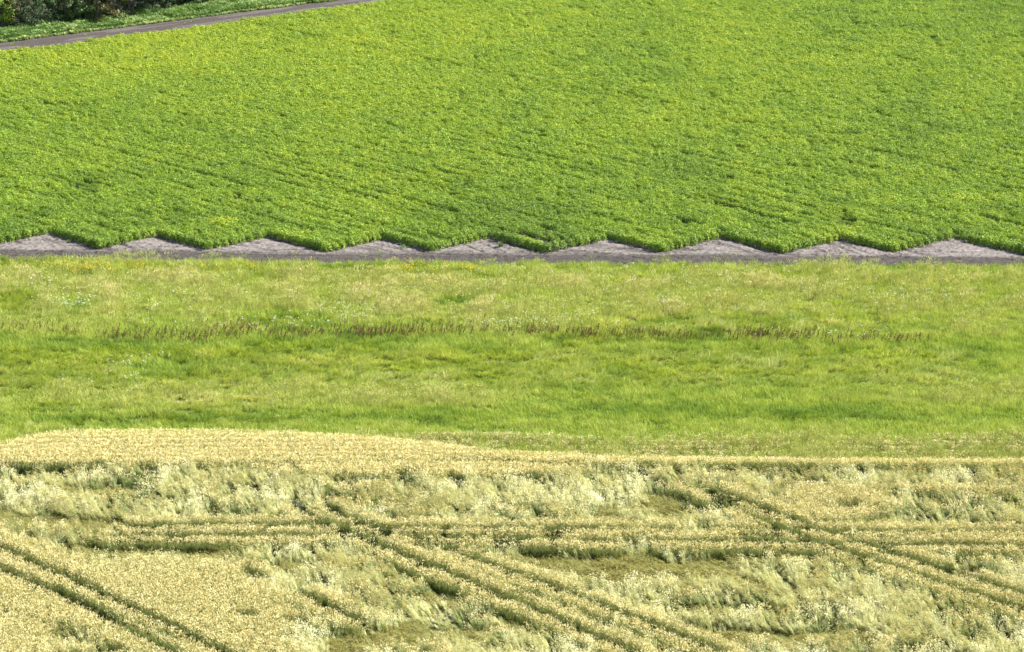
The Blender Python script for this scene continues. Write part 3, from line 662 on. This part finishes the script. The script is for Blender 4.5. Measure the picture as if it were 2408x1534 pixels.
CM = {
    'lime': crown_mat('crown_lime', (.07, .14, .015), (.20, .30, .03), (.34, .38, .04)),
    'dark': crown_mat('crown_dark', (.022, .05, .016), (.075, .135, .042), (.15, .21, .06)),
    'red': crown_mat('crown_reddish', (.03, .055, .018), (.10, .13, .045), (.28, .15, .07)),
    'grey': crown_mat('crown_grey_green', (.035, .07, .025), (.12, .185, .08), (.19, .27, .12)),
    'brown': crown_mat('crown_brownish', (.045, .055, .016), (.15, .15, .042), (.26, .17, .05)),
    'yellow': crown_mat('crown_yellow_tipped', (.03, .055, .015), (.11, .17, .04), (.55, .48, .03)),
    'mid': crown_mat('crown_mid', (.025, .055, .015), (.08, .15, .04), (.17, .24, .07)),
}
def woody(name, x, y, hgt, rad, colr, label, cat, group, leaf=.17, nleaf=5200, skirt=.12):
    root = bpy.data.objects.new(name, None); C.objects.link(root); root.location = (x, y, 0); root.rotation_euler = (0, 0, rnd.uniform(0, 6.28))
    root.empty_display_size = .3
    tag(root, label, cat, group)
    T = Buf(); tr = .05 + .022 * hgt
    nst = 1 if cat == 'tree' else 4
    limbs = []
    for k in range(nst):
        a = 6.283 * k / nst + rnd.uniform(-.4, .4); o = .12 * (nst > 1)
        pts = []; p = Vector((o * math.cos(a), o * math.sin(a), -.05)); d = Vector((math.cos(a) * .35 * (nst > 1), math.sin(a) * .35 * (nst > 1), 1)).normalized()
        r0 = tr if nst == 1 else tr * .55
        for q in range(6):
            pts.append(tuple(p)); p = p + d * hgt * .85 / 5; d = (d + Vector((rnd.gauss(0, .1), rnd.gauss(0, .1), 0))).normalized()
        T.tube(pts, [r0 * (1 - .16 * q) for q in range(6)], 0, .5, 7); limbs += [Vector(q) for q in pts[2:]]
    tips_ = []
    for k in range(22):
        b = rnd.choice(limbs); a = rnd.uniform(0, 6.283); L_ = rad * rnd.uniform(.45, .9)
        pts = [tuple(b), tuple(b + Vector((math.cos(a) * L_ * .5, math.sin(a) * L_ * .5, L_ * .3))), tuple(b + Vector((math.cos(a) * L_, math.sin(a) * L_, L_ * .35)))]
        T.tube(pts, [tr * .35, tr * .22, tr * .08], 0, .5, 5); tips_.append(Vector(pts[2]))
    tm = link('trunk', T.mesh('trunk', M_bark), root)
    # crown: leaf sprays gathered in clumps through an uneven volume
    K = int(34 + rad * 10); cl = []
    for k in range(K):
        a = rnd.uniform(0, 6.283); z = rnd.uniform(skirt, 1.0); zz = (z - skirt) / (1 - skirt)
        prof = math.sqrt(max(.05, 1 - (abs(zz - .42) / .62) ** 2.4)) * (1 + .18 * math.sin(2 * a + x) + .12 * math.sin(5 * a + y))
        rr = rad * prof * rnd.uniform(.45, 1.0)
        cl.append((rr * math.cos(a), rr * math.sin(a), z * hgt * rnd.uniform(.92, 1.02), rnd.uniform(.32, .62) * (.55 + rad * .22), rnd.gauss(0, .14)))
    for t_ in tips_[:12]: cl.append((t_.x, t_.y, t_.z, .45, 0))
    cl = np.array(cl)
    ci = RG.integers(0, len(cl), nleaf); c = cl[ci]
    dv = RG.normal(0, 1, (nleaf, 3)); dv /= np.linalg.norm(dv, axis=1)[:, None]
    rr = c[:, 3] * RG.random(nleaf) ** .45
    P = c[:, :3] + dv * rr[:, None] * np.array([1, 1, .8]); P[:, 2] = np.maximum(P[:, 2], .12)
    nrm = dv * .8 + np.array([0, 0, .55]) + RG.normal(0, .45, (nleaf, 3)); nrm /= np.linalg.norm(nrm, axis=1)[:, None]
    tg = np.cross(nrm, RG.normal(0, 1, (nleaf, 3))); tg /= np.linalg.norm(tg, axis=1)[:, None]; bt = np.cross(nrm, tg)
    L_ = (leaf * RG.uniform(.6, 1.25, nleaf))[:, None]
    v = np.stack([P - tg * L_ * .5, P + bt * L_ * .32 + nrm * L_ * .12, P + tg * L_ * .5, P - bt * L_ * .32 + nrm * L_ * .12], 1).reshape(-1, 3)
    idx = np.arange(nleaf) * 4
    f = np.stack([idx, idx + 1, idx + 2, idx + 3], 1)
    me = bpy.data.meshes.new('crown'); me.vertices.add(len(v)); me.vertices.foreach_set('co', v.ravel().astype(np.float32))
    me.loops.add(f.size); me.loops.foreach_set('vertex_index', f.ravel().astype(np.int32)); me.polygons.add(nleaf)
    me.polygons.foreach_set('loop_start', np.arange(0, f.size, 4, dtype=np.int32))
    lv = np.clip(.5 + c[:, 4] + RG.normal(0, .2, nleaf), 0, 1)
    me.attributes.new('lv', 'FLOAT', 'FACE').data.foreach_set('value', lv.astype(np.float32))
    me.update(calc_edges=True); me.materials.append(CM[colr]); link('crown', me, root)

hb = lambda u: G(u, np.interp(u, [-200, 0, 250, 500, 640, 900], [104, 82, 57, 20, -2, -38]))
HEDGE = [  # chart u, metres behind the hedge foot, height, radius, colour, leaf, label
    (2, .2, 7.5, 2.4, 'lime', .26, 'tree', 'tall lime green maple at the left end of the hedge', ),
    (62, .9, 5.2, 1.5, 'red', .15, 'shrub', 'dark reddish green shrub just right of the lime green maple'),
    (92, .0, 2.6, 1.2, 'grey', .14, 'shrub', 'low grey green bush bulging onto the verge near the hedge end'),
    (133, 1.0, 5.2, 1.3, 'dark', .15, 'shrub', 'very dark green shrub just left of the yellow tipped bush'),
    (172, .8, 4.8, 1.3, 'yellow', .16, 'shrub', 'shrub with bright yellow leaf tips at its top'),
    (208, .5, 4.4, 1.2, 'mid', .15, 'shrub', 'mid green bush between the yellow tipped and the orange brown shrubs'),
    (238, .2, 4.6, 1.25, 'brown', .17, 'shrub', 'orange brown shrub leaning out of the hedge front'),
    (280, .3, 4.6, 1.3, 'brown', .16, 'shrub', 'second brownish bush right of the orange brown shrub with olive leaves'),
    (322, .7, 4.6, 1.3, 'red', .15, 'shrub', 'reddish tinged shrub in the middle of the hedge'),
    (362, .4, 4.4, 1.25, 'grey', .16, 'shrub', 'grey green round bush right of the hedge middle'),
    (402, .3, 4.4, 1.25, 'grey', .15, 'shrub', 'pale sage green bush beside the dark gap in the hedge'),
    (446, 1.1, 4.6, 1.2, 'dark', .15, 'shrub', 'blackish green shrub set back in the dark gap of the hedge'),
    (462, .1, 1.5, .65, 'mid', .15, 'shrub', 'small light green sapling in front of the dark hedge gap'),
    (488, .9, 4.4, 1.3, 'dark', .15, 'shrub', 'dark green shrub right of the small light green sapling'),
    (535, .7, 4.2, 1.3, 'red', .15, 'shrub', 'dull green shrub near the right end of the visible hedge'),
    (580, .6, 4.2, 1.3, 'dark', .15, 'shrub', 'last dark shrub where the hedge meets the top of the picture'),
]
for (u, back, hgt, rad, colr, lf, cat, lab) in HEDGE:
    a, b = hb(u); a = float(a) - .55 * (back + rad * .6); b = float(b) + .83 * (back + rad * .6)
    woody('maple_tree' if cat == 'tree' else 'hedge_shrub', a, b, hgt, rad, colr, lab, cat, 'shrubs of the hedge beyond the dirt track', lf, 6500 if hgt > 4 else 2600, .04 if cat == 'shrub' else .06)
# the row of trees standing behind the hedge
for k, u in enumerate((30, 110, 190, 270, 350, 430, 510, 590)):
    a, b = hb(u); a = float(a) - 2.6; b = float(b) + 3.9
    woody('broadleaf_tree', a, b, 7.0 + rnd.uniform(-.5, 1), 2.1, ['dark', 'red', 'dark', 'mid', 'dark', 'red', 'dark', 'dark'][k],
          'dark broadleaf tree standing behind the hedge shrubs, seen only through their gaps', 'tree', 'trees behind the hedge', .2, 5000, .05)

# ================================================================== WEEDS on the bare soil and the track
def weed(u, v, h, r, nb, wdt, tint, label, name='weed', spread=1.0):
    B = Buf()
    for k in range(nb):
        a = rnd.uniform(0, 6.283); rr = r * math.sqrt(rnd.random()) * spread
        hd = a + rnd.gauss(0, .5)
        blade(B, (rr * math.cos(a), rr * math.sin(a), 0), hd, h * rnd.uniform(.5, 1.1), wdt, .1, 1.1, 3, 1.0, None, None, True, [.4, 1, 1])
        if k % 3 == 0: blade(B, (rr * math.cos(a) * .5, rr * math.sin(a) * .5, h * rnd.uniform(.2, .6)), hd, h * .4, wdt * 1.8, .7, 1.5, 2, 1.0)
    a, b = G(u / 1.0386, v / 1.0386)
    o = link(name, B.mesh(name, M_weed), None, (float(a), float(b), .02)); o['tint'] = tint
    tag(o, label, 'weed', 'weeds growing on the bare soil')
weed(1223, 606, .52, .14, 60, .035, .25, 'tallest bushy weed on the bare soil, in the middle soil triangle')
weed(1262, 613, .12, .45, 90, .02, .9, 'low spreading pale grass patch right of the tallest weed on the soil')
weed(1147, 608, .13, .16, 30, .03, .6, 'small weed rosette left of the tallest weed on the soil')
weed(990, 607, .30, .32, 60, .035, .35, 'broad weed clump against the shaded crop edge left of the middle of the zigzag')
weed(967, 610, .16, .12, 30, .03, .5, 'small weed just left of the broad weed clump')
weed(168, 595, .28, .14, 40, .035, .35, 'weed beside the shaded crop edge in the first soil triangle from the left')
weed(110, 573, .2, .25, 50, .03, .45, 'weed in the inner corner of the first soil triangle from the left')
weed(128, 600, .1, .2, 30, .02, .8, 'flat pale weed low in the first soil triangle from the left')
weed(361, 611, .12, .25, 36, .02, .8, 'flat pale weed in the second soil triangle from the left')
weed(1699, 614, .16, .15, 36, .03, .6, 'small weed in the soil triangle with the brightest sand right of the middle')
weed(1483, 620, .1, .2, 36, .02, .7, 'tiny weed tuft on the soil below the sixth crop notch from the left')
weed(2378, 600, .14, .2, 36, .03, .6, 'small weed in the rightmost soil triangle')
for (u, v, lab) in ((212, 88, 'pale green weed growing on the dirt track beside the hedge'), (32, 111, 'straw coloured weed at the left end of the dirt track'),
                    (454, 60, 'light green weed in the middle of the dirt track right of the pale one'), (470, 55, 'rightmost light green weed on the dirt track')):
    weed(u, v, .16, .25, 40, .04, 1.0, lab)
